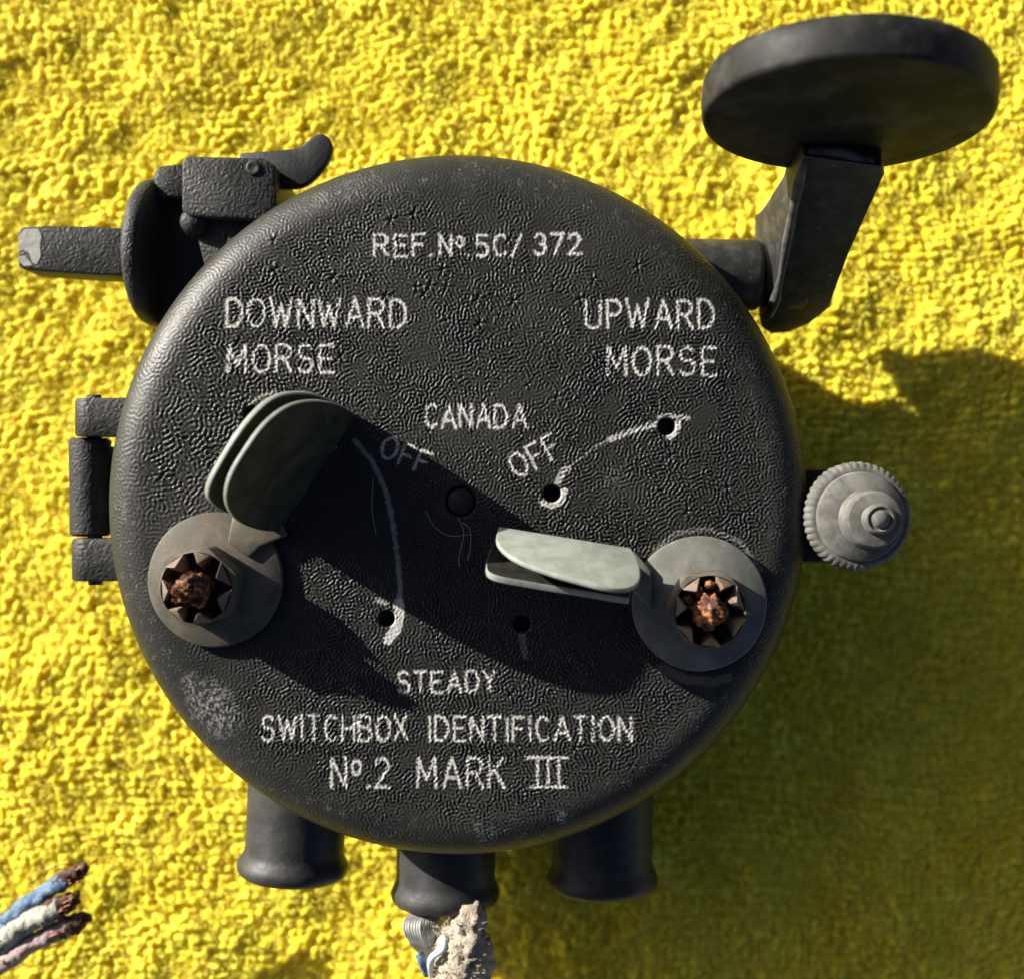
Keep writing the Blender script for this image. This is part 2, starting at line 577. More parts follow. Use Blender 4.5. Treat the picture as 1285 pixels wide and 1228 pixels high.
def towel_material():
    m = bpy.data.materials.new('yellow_terry')
    m.use_nodes = True
    nt = m.node_tree
    L = nt.links
    b = nt.nodes['Principled BSDF']
    tc = nd(nt, 'ShaderNodeTexCoord')
    mp = nd(nt, 'ShaderNodeVectorMath', operation='SCALE')
    mp.inputs['Scale'].default_value = 100.0
    L.new(tc.outputs['Object'], mp.inputs[0])
    n1 = nd(nt, 'ShaderNodeTexNoise', i_Scale=0.8, i_Detail=5.0)
    L.new(mp.outputs[0], n1.inputs['Vector'])
    c1 = ramp(nt, n1.outputs[0], [(0.35, (0.80, 0.66, 0.03)), (0.65, (0.86, 0.76, 0.06))])
    nf = nd(nt, 'ShaderNodeTexNoise', i_Scale=9.0, i_Detail=4.0, i_Roughness=0.7)
    L.new(mp.outputs[0], nf.inputs['Vector'])
    c2 = ramp(nt, nf.outputs[0], [(0.34, (0.72, 0.58, 0.10)), (0.5, (1, 1, 1)), (0.66, (1.0, 1.0, 1.9))])
    mm = nd(nt, 'ShaderNodeMix', data_type='RGBA', blend_type='MULTIPLY')
    mm.inputs[0].default_value = 0.55
    L.new(c1, mm.inputs[6])
    L.new(c2, mm.inputs[7])
    L.new(mm.outputs[2], b.inputs['Base Color'])
    b.inputs['Roughness'].default_value = 0.7
    b.inputs['Specular IOR Level'].default_value = 0.2
    b.inputs['Sheen Weight'].default_value = 0.05
    b.inputs['Subsurface Weight'].default_value = 0.85
    b.inputs['Subsurface Radius'].default_value = (1.0, 0.7, 0.1)
    b.inputs['Subsurface Scale'].default_value = 0.0022
    b.inputs['Sheen Roughness'].default_value = 0.4
    b.inputs['Sheen Tint'].default_value = (1, 0.9, 0.45, 1)
    prev = None
    for sc_, st, dist in ((22, 0.3, 0.03), (60, 0.5, 0.012),):
        n = nd(nt, 'ShaderNodeTexNoise', i_Scale=sc_, i_Detail=3.0, i_Roughness=0.6)
        L.new(mp.outputs[0], n.inputs['Vector'])
        bp = nd(nt, 'ShaderNodeBump')
        bp.inputs['Strength'].default_value = st
        bp.inputs['Distance'].default_value = dist * SC
        L.new(n.outputs[0], bp.inputs['Height'])
        if prev is not None:
            L.new(prev, bp.inputs['Normal'])
        prev = bp.outputs[0]
    L.new(prev, b.inputs['Normal'])
    return m


TM = towel_material()
towel = link_mesh('towel', towel_mesh(), None, TM)
FM = material('yellow_fibre', (0.84, 0.74, 0.10), 0.6, spec=0.3)
pile(towel, FM)
towel['label'] = 'bright yellow looped terry towel spread out under the black switchbox'
towel['category'] = 'towel'

# ------------------------------------------------------------------ the switchbox
ZL = 3.7                         # height of the lid face
LC = P(575, 633, 3.2)
LC.z = 0
LR = 5.22
box = empty('signal_switchbox', (LC.x, LC.y, 0),
            label='round black crackle painted signalling switchbox with two levers and engraved white lettering', cat='switchbox')

# --- stroke lettering (unit cells, y up)
def arc(cx, cy, rx, ry, a0, a1, n=10):
    return [(cx + rx * math.cos(math.radians(a0 + (a1 - a0) * i / n)), cy + ry * math.sin(math.radians(a0 + (a1 - a0) * i / n))) for i in range(n + 1)]


G = {
    'A': (0.62, [[(0, 0), (0.31, 1), (0.62, 0)], [(0.11, 0.33), (0.51, 0.33)]]),
    'B': (0.55, [[(0, 0), (0, 1), (0.3, 1)] + arc(0.3, 0.77, 0.22, 0.23, 90, -90) + [(0, 0.54)], [(0.3, 0.54)] + arc(0.3, 0.27, 0.25, 0.27, 90, -90) + [(0, 0)]]),
    'C': (0.55, [arc(0.3, 0.5, 0.29, 0.5, 50, 310, 14)]),
    'D': (0.56, [[(0, 0), (0, 1), (0.2, 1)] + arc(0.2, 0.5, 0.36, 0.5, 90, -90, 12) + [(0, 0)]]),
    'E': (0.48, [[(0.48, 1), (0, 1), (0, 0), (0.48, 0)], [(0, 0.52), (0.38, 0.52)]]),
    'F': (0.46, [[(0.46, 1), (0, 1), (0, 0)], [(0, 0.52), (0.36, 0.52)]]),
    'H': (0.54, [[(0, 0), (0, 1)], [(0.54, 0), (0.54, 1)], [(0, 0.5), (0.54, 0.5)]]),
    'I': (0.06, [[(0.03, 0), (0.03, 1)]]),
    'K': (0.52, [[(0, 0), (0, 1)], [(0.5, 1), (0, 0.4)], [(0.18, 0.6), (0.52, 0)]]),
    'M': (0.66, [[(0, 0), (0.04, 1), (0.33, 0.25), (0.62, 1), (0.66, 0)]]),
    'N': (0.54, [[(0, 0), (0, 1), (0.54, 0), (0.54, 1)]]),
    'O': (0.60, [arc(0.3, 0.5, 0.3, 0.5, 0, 360, 18)]),
    'P': (0.50, [[(0, 0), (0, 1), (0.26, 1)] + arc(0.26, 0.74, 0.24, 0.26, 90, -90) + [(0, 0.48)]]),
    'R': (0.54, [[(0, 0), (0, 1), (0.28, 1)] + arc(0.28, 0.75, 0.23, 0.25, 90, -90) + [(0, 0.5)], [(0.26, 0.5), (0.54, 0)]]),
    'S': (0.52, [arc(0.26, 0.75, 0.23, 0.25, 30, 250, 9) + arc(0.26, 0.27, 0.25, 0.27, 80, -150, 10)]),
    'T': (0.52, [[(0, 1), (0.52, 1)], [(0.26, 1), (0.26, 0)]]),
    'U': (0.54, [[(0, 1), (0, 0.28)] + arc(0.27, 0.28, 0.27, 0.28, 180, 360) + [(0.54, 1)]]),
    'W': (0.78, [[(0, 1), (0.2, 0), (0.39, 0.8), (0.58, 0), (0.78, 1)]]),
    'X': (0.54, [[(0, 0), (0.54, 1)], [(0, 1), (0.54, 0)]]),
    'Y': (0.54, [[(0, 1), (0.27, 0.5), (0.54, 1)], [(0.27, 0.5), (0.27, 0)]]),
    '2': (0.52, [arc(0.25, 0.74, 0.24, 0.26, 165, -30, 9) + [(0, 0), (0.52, 0)]]),
    '3': (0.50, [arc(0.24, 0.76, 0.22, 0.24, 150, -90, 9) + arc(0.24, 0.26, 0.25, 0.26, 90, -150, 9)]),
    '5': (0.50, [[(0.46, 1), (0.06, 1), (0.03, 0.56)] + arc(0.23, 0.31, 0.27, 0.31, 120, -140, 10)]),
    '7': (0.50, [[(0, 1), (0.5, 1), (0.16, 0)]]),
    '/': (0.40, [[(0, -0.02), (0.4, 1.02)]]),
    '.': (0.06, [[(0.0, 0.0), (0.06, 0.05)]]),
    'o': (0.34, [arc(0.17, 0.68, 0.16, 0.24, 0, 360, 12)]),
    ' ': (0.22, []),
    '#': (1.2, [[(0.0, 1), (1.2, 1)], [(0.12, 0), (1.2, 0)], [(0.32, 0), (0.32, 1)], [(0.64, 0), (0.64, 1)], [(0.96, 0), (0.96, 1)]]),
}
LINES = [  # text, photo px left, right, baseline y, cap top y, rotation (deg, image up), weight
    ('REF.', 469, 541, 320, 294, 0, 1.0),
    ('No.', 552, 588, 320, 294, 0, 1.0),
    ('5C/', 597, 654, 320, 294, 0, 1.0),
    ('372', 670, 728, 318, 293, 0, 1.15),
    ('DOWNWARD', 283, 508, 409, 374, -0.3, 1.1),
    ('MORSE', 284, 417, 466, 432, -0.3, 1.1),
    ('UPWARD', 735, 896, 411, 376, 0, 1.1),
    ('MORSE', 762, 898, 470, 435, 0, 1.1),
    ('CANADA', 533, 659, 536, 508, 0, 1.05),
    ('OFF', 649, 712, 600, 570, 28, 1.0),
    ('OFF', 475, 537, 572, 545, -22, 1.0),
    ('STEADY', 499, 622, 868, 842, 0.5, 1.0),
    ('SWITCHBOX', 328, 510, 929, 898, 0.3, 1.05),
    ('IDENTIFICATION', 537, 792, 929, 899, 0, 1.05),
    ('No.2', 415, 487, 988, 951, 0.3, 1.1),
    ('MARK', 523, 632, 988, 951, 0, 1.1),
    ('#', 660, 711, 988, 951, 0, 1.1),
]
segs = []
rt = random.Random(3)
for text, x0, x1, yb, yt, rot, wgt in LINES:
    cap = yb - yt
    gap = 0.24
    tot = sum(G[c][0] for c in text) + gap * (len(text) - 1)
    sx = (x1 - x0) / tot
    cx = 0.0
    A = math.radians(rot)
    for c in text:
        w, strokes = G[c]
        jx, jy = rt.uniform(-0.6, 0.6), rt.uniform(-0.8, 0.8)
        for stx in strokes:
            pts = []
            for (u, v) in stx:
                lx = (cx + u) * sx + jx + rt.uniform(-0.35, 0.35)
                ly = v * cap + jy + rt.uniform(-0.35, 0.35)
                pts.append((x0 + lx * math.cos(A) - ly * math.sin(A), yb - lx * math.sin(A) - ly * math.cos(A)))
            for a, b in zip(pts, pts[1:]):
                pa, pb = P(a[0], a[1], ZL), P(b[0], b[1], ZL)
                segs.append((pa.x - LC.x, pa.y - LC.y, pb.x - LC.x, pb.y - LC.y, 0.0195 * wgt, 1.0))
        cx += w + gap


def pstroke(pts, w, s):
    for a, b in zip(pts, pts[1:]):
        pa, pb = P(a[0], a[1], ZL), P(b[0], b[1], ZL)
        segs.append((pa.x - LC.x, pa.y - LC.y, pb.x - LC.x, pb.y - LC.y, w, s))


pstroke([(445, 552), (468, 580), (484, 615), (493, 655), (499, 700), (502, 740), (500, 765)], 0.035, 0.45)
pstroke([(500, 757), (501, 772), (497, 788), (486, 802)], 0.075, 0.95)
pstroke([(484, 757), (472, 752)], 0.03, 0.5)
pstroke([(698, 607), (706, 592), (712, 588)], 0.05, 0.6)
pstroke([(681, 630), (693, 633), (703, 628), (707, 616)], 0.055, 0.95)
pstroke([(708, 590), (720, 581), (733, 571), (748, 560), (764, 552), (790, 542)], 0.016, 0.4)
pstroke([(766, 551), (778, 546), (792, 541), (808, 536), (824, 532)], 0.042, 0.75)
pstroke([(838, 549), (846, 545), (851, 537), (851, 529)], 0.04, 0.85)
pstroke([(826, 524), (840, 521), (852, 524), (863, 524)], 0.035, 0.6)
pstroke([(655, 797), (659, 822)], 0.05, 0.25)
pstroke([(820, 690), (850, 668), (890, 663), (930, 680), (955, 715)], 0.035, 0.2)
pstroke([(830, 838), (860, 852), (895, 856), (915, 850)], 0.07, 0.14)
pstroke([(310, 507), (330, 495), (345, 492)], 0.025, 0.5)
HOLES = [(485, 776, 0.125, 0.35), (693, 619, 0.135, 0.4), (837, 535, 0.135, 0.4), (655, 783, 0.13, 0.35), (316, 520, 0.13, 0.35), (578, 629, 0.24, 0.09)]


def lid_fields():
    N = 1080
    dx = 0.0104
    half = N * dx / 2
    r = np.random.default_rng(21)
    ky = np.fft.fftfreq(N)[:, None] * 2 * PI
    kx = np.fft.rfftfreq(N)[None, :] * 2 * PI
    k2 = kx * kx + ky * ky
    lam = 5.5
    k0 = 2 * PI / lam
    Lk = -(1 - k2 / (k0 * k0)) ** 2
    u = np.fft.irfft2(np.fft.rfft2(r.standard_normal((N, N))) * np.exp(-((np.sqrt(k2) - k0) / (0.3 * k0)) ** 2), s=(N, N))
    u = 0.3 * u / u.std()
    eps, dt = 0.5, 0.6
    den = 1 / (1 - dt * (eps + Lk))
    for _ in range(10):
        u = np.clip(u, -1.4, 1.4)
        u = np.fft.irfft2((np.fft.rfft2(u) - dt * np.fft.rfft2(u ** 3)) * den, s=(N, N))
    u = u / u.std()
    W = np.tanh(u * 1.2) * (1 + 0.25 * smooth_noise(N, 3.0, 30))
    W += 0.46 * smooth_noise(N, 0.9, 31)
    ax = (np.arange(N) + 0.5) * dx - half
    X, Y = np.meshgrid(ax, ax)
    R = np.hypot(X, Y)
    amp = 1.0 + 0.22 * smooth_noise(N, 45, 33) + 0.12 * smooth_noise(N, 14, 34)
    # smoother rim, lower left and the top right of the lid; coarse in the middle left
    amp *= 1 - 0.72 * np.clip((R - 4.35) / 0.45, 0, 1)
    def soft(px, py, rad, k):
        p = P(px, py, ZL)
        d = np.hypot(X - (p.x - LC.x), Y - (p.y - LC.y)) / rad
        return 1 - k * np.exp(-d * d)
    amp *= soft(215, 800, 1.3, 0.75) * soft(200, 660, 0.6, 0.6) * soft(560, 260, 1.2, 0.35) * soft(760, 270, 1.5, 0.3) * soft(260, 890, 0.7, 0.5)
    amp = np.clip(amp, 0.15, 1.6)
    c = P(235, 560, ZL)
    ux, uy = X - (c.x - LC.x), Y - (c.y - LC.y)
    f = 1 - 0.20 * np.exp(-(ux * ux + uy * uy) / (2.4 * 2.4))
    gx = np.clip(((c.x - LC.x) + ux * f + half) / dx - 0.5, 0, N - 2)
    gy = np.clip(((c.y - LC.y) + uy * f + half) / dx - 0.5, 0, N - 2)
    i0, j0 = gx.astype(int), gy.astype(int)
    tx, ty = gx - i0, gy - j0
    W = (W[j0, i0] * (1 - tx) + W[j0, i0 + 1] * tx) * (1 - ty) + (W[j0 + 1, i0] * (1 - tx) + W[j0 + 1, i0 + 1] * tx) * ty
    H = W * amp * 0.0096
    # puckered stars
    stars = [(512, 318), (500, 300), (488, 276), (516, 266), (346, 340), (420, 344), (522, 362), (530, 368), (541, 355), (556, 340), (562, 362), (602, 372), (645, 378),
             (600, 408), (612, 428), (684, 430), (640, 330), (695, 362), (730, 372), (745, 352), (800, 335), (485, 372), (600, 450), (385, 395), (476, 517), (536, 543),
             (840, 575), (915, 610), (790, 500), (950, 520), (640, 300), (625, 395), (430, 445), (205, 600), (642, 868), (362, 862), (445, 905), (790, 960), (720, 940),
             (660, 480), (560, 400), (880, 300), (300, 430), (930, 400), (860, 640), (580, 470), (700, 500), (340, 300)]
    for (sx, sy) in stars:
        p = P(sx + r.uniform(-3, 3), sy + r.uniform(-3, 3), ZL)
        cx, cy = p.x - LC.x, p.y - LC.y
        i, j = int((cx + half) / dx), int((cy + half) / dx)
        w = 26
        if i < w or j < w or i > N - w or j > N - w:
            continue
        xx, yy = X[j - w:j + w, i - w:i + w] - cx, Y[j - w:j + w, i - w:i + w] - cy
        rr = np.hypot(xx, yy)
        th = np.arctan2(yy, xx)
        s = r.uniform(0.045, 0.085)
        nsp = r.integers(4, 7)
        ph = r.uniform(0, 6.28)
        e = np.exp(-(rr / s) ** 2 * 0.8)
        H[j - w:j + w, i - w:i + w] = H[j - w:j + w, i - w:i + w] * (1 - 0.8 * e) + e * (0.028 * np.maximum(np.cos(nsp * th + ph), -0.2) * np.minimum(rr / (0.4 * s), 1)) - 0.028 * np.exp(-(rr / (0.4 * s)) ** 2)
    # paint strokes: cut into the lid, filled with white
    D = np.full((N, N), 9.0)
    K = np.zeros((N, N))
    wob = 0.006 * smooth_noise(N, 3.0, 41)
    for (x0, y0, x1, y1, w, s) in segs:
        m = w + 0.05
        i0, i1 = int((min(x0, x1) - m + half) / dx), int((max(x0, x1) + m + half) / dx) + 1
        j0, j1 = int((min(y0, y1) - m + half) / dx), int((max(y0, y1) + m + half) / dx) + 1
        i0, j0 = max(i0, 0), max(j0, 0)
        xs, ys = X[j0:j1, i0:i1], Y[j0:j1, i0:i1]
        vx, vy = x1 - x0, y1 - y0
        t = np.clip(((xs - x0) * vx + (ys - y0) * vy) / (vx * vx + vy * vy + 1e-12), 0, 1)
        d = np.hypot(xs - x0 - t * vx, ys - y0 - t * vy) + wob[j0:j1, i0:i1]
        c = np.clip((w + 0.006 - d) / 0.012, 0, 1) * s
        K[j0:j1, i0:i1] = np.maximum(K[j0:j1, i0:i1], c)
    wear = smooth_noise(N, 2.2, 42) * 0.55 + smooth_noise(N, 7, 43) * 0.35
    K = K * np.clip(0.97 + 0.27 * wear, 0.1, 1.0)
    H = H * (1 - 0.6 * np.clip(blur(K, 2.0) * 1.6, 0, 1)) - 0.006 * np.clip(K, 0, 1) + 0.0025 * K * smooth_noise(N, 1.2, 44)
    # chipped/bare blotches round the rim
    B = np.zeros((N, N))
    for (px, py, rad, s) in [(262, 882, 0.32, 1.0), (275, 900, 0.3, 0.8), (240, 860, 0.18, 0.7), (705, 1028, 0.1, 0.8), (612, 1050, 0.12, 0.8), (400, 250, 0.16, 0.4),
                             (440, 235, 0.2, 0.3), (240, 380, 0.14, 0.35), (770, 600, 0.16, 0.3), (600, 1040, 0.1, 0.6), (425, 238, 0.08, 0.5)]:
        p = P(px, py, ZL)
        d = np.hypot(X - (p.x - LC.x), Y - (p.y - LC.y)) / rad
        B = np.maximum(B, s * np.clip(1.35 - d, 0, 1))
    B = B * np.clip(0.2 + 0.75 * (smooth_noise(N, 3.5, 51) + 0.6 * smooth_noise(N, 1.3, 52)), 0, 1)
    # flecks of bare metal on ridge tops
    fl = np.clip((smooth_noise(N, 1.3, 53) - 3.1) * 2, 0, 1)
    B = np.maximum(B, fl * 0.6)
    rimm = np.exp(-((R - 4.85) / 0.28) ** 2)
    B = np.maximum(B, 0.45 * rimm * np.clip(smooth_noise(N, 2.0, 54) + 0.6 * smooth_noise(N, 9, 55) - 1.7, 0, 1))
    # holes
    for (px, py, rad, dep) in HOLES:
        p = P(px, py, ZL)
        d = np.hypot(X - (p.x - LC.x), Y - (p.y - LC.y))
        s = np.clip((rad - d) / 0.035, 0, 1)
        H = H * (1 - s) - dep * s * s * (3 - 2 * s)
        K = K * (1 - np.clip((rad + 0.004 - d) / 0.02, 0, 1))
    return N, dx, half, H, K, B


LN, LDX, LHALF, LH, LK, LB = lid_fields()


def lsamp(A, x, y):
    fx = np.clip((x + LHALF) / LDX - 0.5, 0, LN - 2)
    fy = np.clip((y + LHALF) / LDX - 0.5, 0, LN - 2)
    i0 = fx.astype(int)
    j0 = fy.astype(int)
    tx, ty = fx - i0, fy - j0
    return (A[j0, i0] * (1 - tx) + A[j0, i0 + 1] * tx) * (1 - ty) + (A[j0 + 1, i0] * (1 - tx) + A[j0 + 1, i0 + 1] * tx) * ty


def lid_mesh():
    # profile by arc length: slightly crowned face, round shoulder, straight skirt with a bead
    RS = 0.66
    Rf = LR - RS
    prof = []            # r, z, nr, nz, s (texture radius)
    s = 0.0
    st = 0.0135
    rr = 0.0
    while rr < Rf:
        prof.append((rr, ZL - 0.05 * (rr / Rf) ** 2, 0.0, 1.0, rr))
        rr += st
    n = int(RS * 0.5 * PI * 0.9 / st)
    z0 = ZL - 0.05
    for i in range(n + 1):
        a = (i / n) * PI / 2
        e = 0.80
        prof.append((Rf + RS * math.sin(a), z0 - 0.55 * (1 - math.cos(a)), math.sin(a), math.cos(a), Rf + (LR + 0.02 - Rf) * math.sin(a) * 1.0))
    prof = [p for p in prof]
    verts = []
    faces = []
    tex = []
    SEG = 2304
    def seg_for(r):
        n = SEG
        while n > 72 and r < 5.2 * (n / SEG) * 0.52:
            n //= 2
        return n
    rings = []
    cnt = 1
    verts.append(np.array([[0, 0, ZL, 0, 0, 1, 0, 0]]))
    for (r, z, nr, nz, s) in prof[1:]:
        k = seg_for(r)
        a = np.arange(k) * 2 * PI / k
        c, sn = np.cos(a), np.sin(a)
        verts.append(np.stack([r * c, r * sn, np.full(k, z), nr * c, nr * sn, np.full(k, nz), s * c, s * sn], 1))
        rings.append((cnt, k))
        cnt += k
    V = np.concatenate(verts)
    h = lsamp(LH, V[:, 6], V[:, 7])
    fade = np.clip((LR + 0.02 - np.hypot(V[:, 6], V[:, 7])) / 0.2, 0.25, 1)
    co = V[:, :3] + V[:, 3:6] * (h * fade)[:, None]
    kk = lsamp(LK, V[:, 6], V[:, 7])
    bb = lsamp(LB, V[:, 6], V[:, 7])
    tris = []
    quads = []
    c0, k0 = rings[0]
    i = np.arange(k0)
    tris.append(np.stack([np.zeros(k0, int), c0 + i, c0 + (i + 1) % k0], 1))
    for (ca, ka), (cb, kb) in zip(rings, rings[1:]):
        if ka == kb:
            i = np.arange(ka)
            quads.append(np.stack([ca + i, cb + i, cb + (i + 1) % kb, ca + (i + 1) % ka], 1))
        else:
            i = np.arange(ka)
            b0, b1, b2 = cb + 2 * i, cb + 2 * i + 1, cb + (2 * i + 2) % kb
            a0, a1 = ca + i, ca + (i + 1) % ka
            tris.append(np.stack([a0, b0, b1], 1))
            tris.append(np.stack([a0, b1, a1], 1))
            tris.append(np.stack([a1, b1, b2], 1))
    # skirt continues from the last ring
    lastc, lastk = rings[-1]
    a = np.arange(lastk) * 2 * PI / lastk
    sk = [(LR, 2.85), (LR, 2.35), (LR + 0.03, 2.3), (LR + 0.035, 2.22), (LR, 2.17), (LR - 0.08, 2.15)]
    extra = []
    base = cnt
    prev = lastc
    for (r, z) in sk:
        extra.append(np.stack([r * np.cos(a), r * np.sin(a), np.full(lastk, z)], 1))
        i = np.arange(lastk)
        quads.append(np.stack([prev + i, base + i, base + (i + 1) % lastk, prev + (i + 1) % lastk], 1))
        prev = base
        base += lastk
    E = np.concatenate(extra)
    co = np.concatenate([co, E])
    kk = np.concatenate([kk, np.zeros(len(E))])
    bb = np.concatenate([bb, np.zeros(len(E))])
    co[:, 0] += LC.x
    co[:, 1] += LC.y
    Q = np.concatenate(quads)
    T = np.concatenate(tris)
    me = bpy.data.meshes.new('lid')
    me.vertices.add(len(co))
    me.vertices.foreach_set('co', co.astype(np.float32).ravel())
    loops = np.concatenate([Q.ravel(), T.ravel()]).astype(np.int32)
    me.loops.add(len(loops))
    me.loops.foreach_set('vertex_index', loops)
    me.polygons.add(len(Q) + len(T))
    ls = np.concatenate([np.arange(len(Q)) * 4, len(Q) * 4 + np.arange(len(T)) * 3]).astype(np.int32)
    lt = np.concatenate([np.full(len(Q), 4), np.full(len(T), 3)]).astype(np.int32)
    me.polygons.foreach_set('loop_start', ls)
    me.polygons.foreach_set('loop_total', lt)
    me.update(calc_edges=True)
    for nm, arr in (('paint', kk), ('bare', bb)):
        at = me.attributes.new(nm, 'FLOAT', 'POINT')
        at.data.foreach_set('value', arr.astype(np.float32))
    print('lid faces', len(Q) * 2 + len(T))
    return me


def lid_material():
    m = bpy.data.materials.new('black_crackle_lid')
    m.use_nodes = True
    nt = m.node_tree
    L = nt.links
    b = nt.nodes['Principled BSDF']
    tc = nd(nt, 'ShaderNodeTexCoord')
    mp = nd(nt, 'ShaderNodeVectorMath', operation='SCALE')
    mp.inputs['Scale'].default_value = 100.0
    L.new(tc.outputs['Object'], mp.inputs[0])
    n1 = nd(nt, 'ShaderNodeTexNoise', i_Scale=0.7, i_Detail=8.0, i_Roughness=0.6)
    L.new(mp.outputs[0], n1.inputs['Vector'])
    c1 = ramp(nt, n1.outputs[0], [(0.35, (0.0155, 0.0153, 0.013)), (0.65, (0.027, 0.0268, 0.023))])
    ap = nd(nt, 'ShaderNodeAttribute', attribute_name='paint')
    ab = nd(nt, 'ShaderNodeAttribute', attribute_name='bare')
    mx = nd(nt, 'ShaderNodeMix', data_type='RGBA')
    L.new(ab.outputs['Fac'], mx.inputs[0])
    L.new(c1, mx.inputs[6])
    mx.inputs[7].default_value = (0.24, 0.24, 0.22, 1)
    m2 = nd(nt, 'ShaderNodeMix', data_type='RGBA')
    L.new(ap.outputs['Fac'], m2.inputs[0])
    L.new(mx.outputs[2], m2.inputs[6])
    m2.inputs[7].default_value = (0.50, 0.495, 0.45, 1)
    L.new(m2.outputs[2], b.inputs['Base Color'])
    n2 = nd(nt, 'ShaderNodeTexNoise', i_Scale=1.5, i_Detail=6.0)
    L.new(mp.outputs[0], n2.inputs['Vector'])
    mr = nd(nt, 'ShaderNodeMapRange')
    b.inputs['Specular IOR Level'].default_value = 0.32
    mr.inputs[3].default_value = 0.36
    mr.inputs[4].default_value = 0.58
    L.new(n2.outputs[0], mr.inputs[0])
    ad = nd(nt, 'ShaderNodeMath', operation='MULTIPLY_ADD')
    L.new(ap.outputs['Fac'], ad.inputs[0])
    ad.inputs[1].default_value = 0.4
    L.new(mr.outputs[0], ad.inputs[2])
    L.new(ad.outputs[0], b.inputs['Roughness'])
    n3 = nd(nt, 'ShaderNodeTexNoise', i_Scale=45.0, i_Detail=3.0)
    L.new(mp.outputs[0], n3.inputs['Vector'])
    bp = nd(nt, 'ShaderNodeBump')
    bp.inputs['Strength'].default_value = 0.35
    bp.inputs['Distance'].default_value = 0.008 * SC
    L.new(n3.outputs[0], bp.inputs['Height'])
    L.new(bp.outputs[0], b.inputs['Normal'])
    return m


link_mesh('lid', lid_mesh(), box, lid_material())

# case under the lid
part('case', lathe([(0, 0.12), (4.3, 0.12), (4.75, 0.3), (4.95, 0.7), (4.98, 2.6), (4.6, 2.8)], (LC.x, LC.y, 0), seg=192), M['case'], box)

# centre screw in its recess
c = P(578, 629, ZL)
bm = lathe([(0, 0.0), (0.17, 0.0), (0.2, -0.03), (0.2, -0.1)], (c.x, c.y, ZL - 0.02), seg=32)
part('centre_screw', bm, M['case'], box)

# --- hinge on the left
hinge = empty('hinge', P(118, 614, 2.4), box)


def knuckle(x0, x1, y0, y1, zc, rad, zt):
    """barrel along the photo's vertical with a flat web running to the lid"""
    a, b = P((x0 + x1) / 2, y0, zc), P((x0 + x1) / 2, y1, zc)
    n = 20
    secs = []
    for y in (a.y, a.y - 0.04, b.y + 0.04, b.y):
        k = 0.93 if y in (a.y, b.y) else 1.0
        xc = P(x0, y0, zc + rad * 0.3).x + rad
        pts = []
        for i in range(n + 1):
            t = PI / 2 + PI * i / n
            pts.append(Vector((xc + rad * k * math.cos(t), y, zc + rad * k * math.sin(t))))
        xr = P(x1, y0, zc).x
        pts.append(Vector((xr, y, zc - rad * k)))
        pts.append(Vector((xr, y, zt * k + zc * (1 - k))))
        secs.append(pts)
    return loft(secs, bev=0)


part('knuckle', knuckle(93, 175, 501, 548, 2.65, 0.30, 2.95), M['wrinkle'], hinge, angle=40)
part('knuckle', knuckle(89, 175, 675, 727, 2.60, 0.30, 2.90), M['wrinkle'], hinge, angle=40)
a, b = P(113, 550, 2.35), P(114, 672, 2.35)
bm = lathe([(0, 0), (0.27, 0), (0.315, 0.04), (0.315, 0.78), (0.32, (a - b).length - 0.04), (0.27, (a - b).length), (0, (a - b).length)], b, (a - b), seg=40)
part('knuckle', bm, M['wrinkle'], hinge, angle=40)
a, b = P(118, 496, 2.5), P(120, 733, 2.5)
part('pin', lathe([(0, 0), (0.11, 0), (0.11, (a - b).length), (0, (a - b).length)], b, (a - b), seg=20), M['arm'], hinge)
part('web', px_prism([(125, 560), (175, 560), (175, 662), (125, 662)], 2.0, 1.6, 0.03), M['case'], hinge)

# --- cable glands along the bottom
def gland(px0, py0, px1, py1, r0, r1, z, nm='cable_gland', tilt=0.0):
    a = P(px0, py0, z + tilt)
    b = P(px1, py1, z)
    d = (b - a)
    Ln = d.length
    prof = [(r0 * 1.02, 0), (r0 * 0.99, Ln * 0.45), (r0 * 0.985, Ln - 0.42), (r0 * 1.0, Ln - 0.34), (r1 * 0.97, Ln - 0.24), (r1, Ln - 0.16),
            (r1 * 0.985, Ln - 0.08), (r1 * 0.93, Ln - 0.02), (r1 * 0.84, Ln), (r0 * 0.72, Ln - 0.02), (r0 * 0.66, Ln - 0.08), (r0 * 0.62, Ln - 0.5), (0, Ln - 0.5)]
    rf = lambda t, j: 1 + 0.006 * math.sin(3 * t + j) + 0.004 * math.sin(7 * t + 2 * j)
    return part(nm, lathe(prof, a, d, seg=72, rfun=rf), M['rubber'], box)


gland(377, 960, 367, 1096, 0.80, 0.89, 1.75)
gland(560, 1000, 559, 1130, 0.81, 0.88, 1.6)
gland(755, 970, 756, 1112, 0.82, 0.90, 1.6)

# --- stub and morse key on the right
a, b = P(840, 344, 1.9), P(952, 346, 1.9)
bm = lathe([(0.56, 0), (0.56, (b - a).length - 0.09), (0.545, (b - a).length - 0.03), (0.50, (b - a).length), (0, (b - a).length)], a, (b - a), seg=64)
part('pivot_boss', bm, M['arm'], box, angle=50)
key = empty('morse_key', P(1000, 350, 1.9), box)
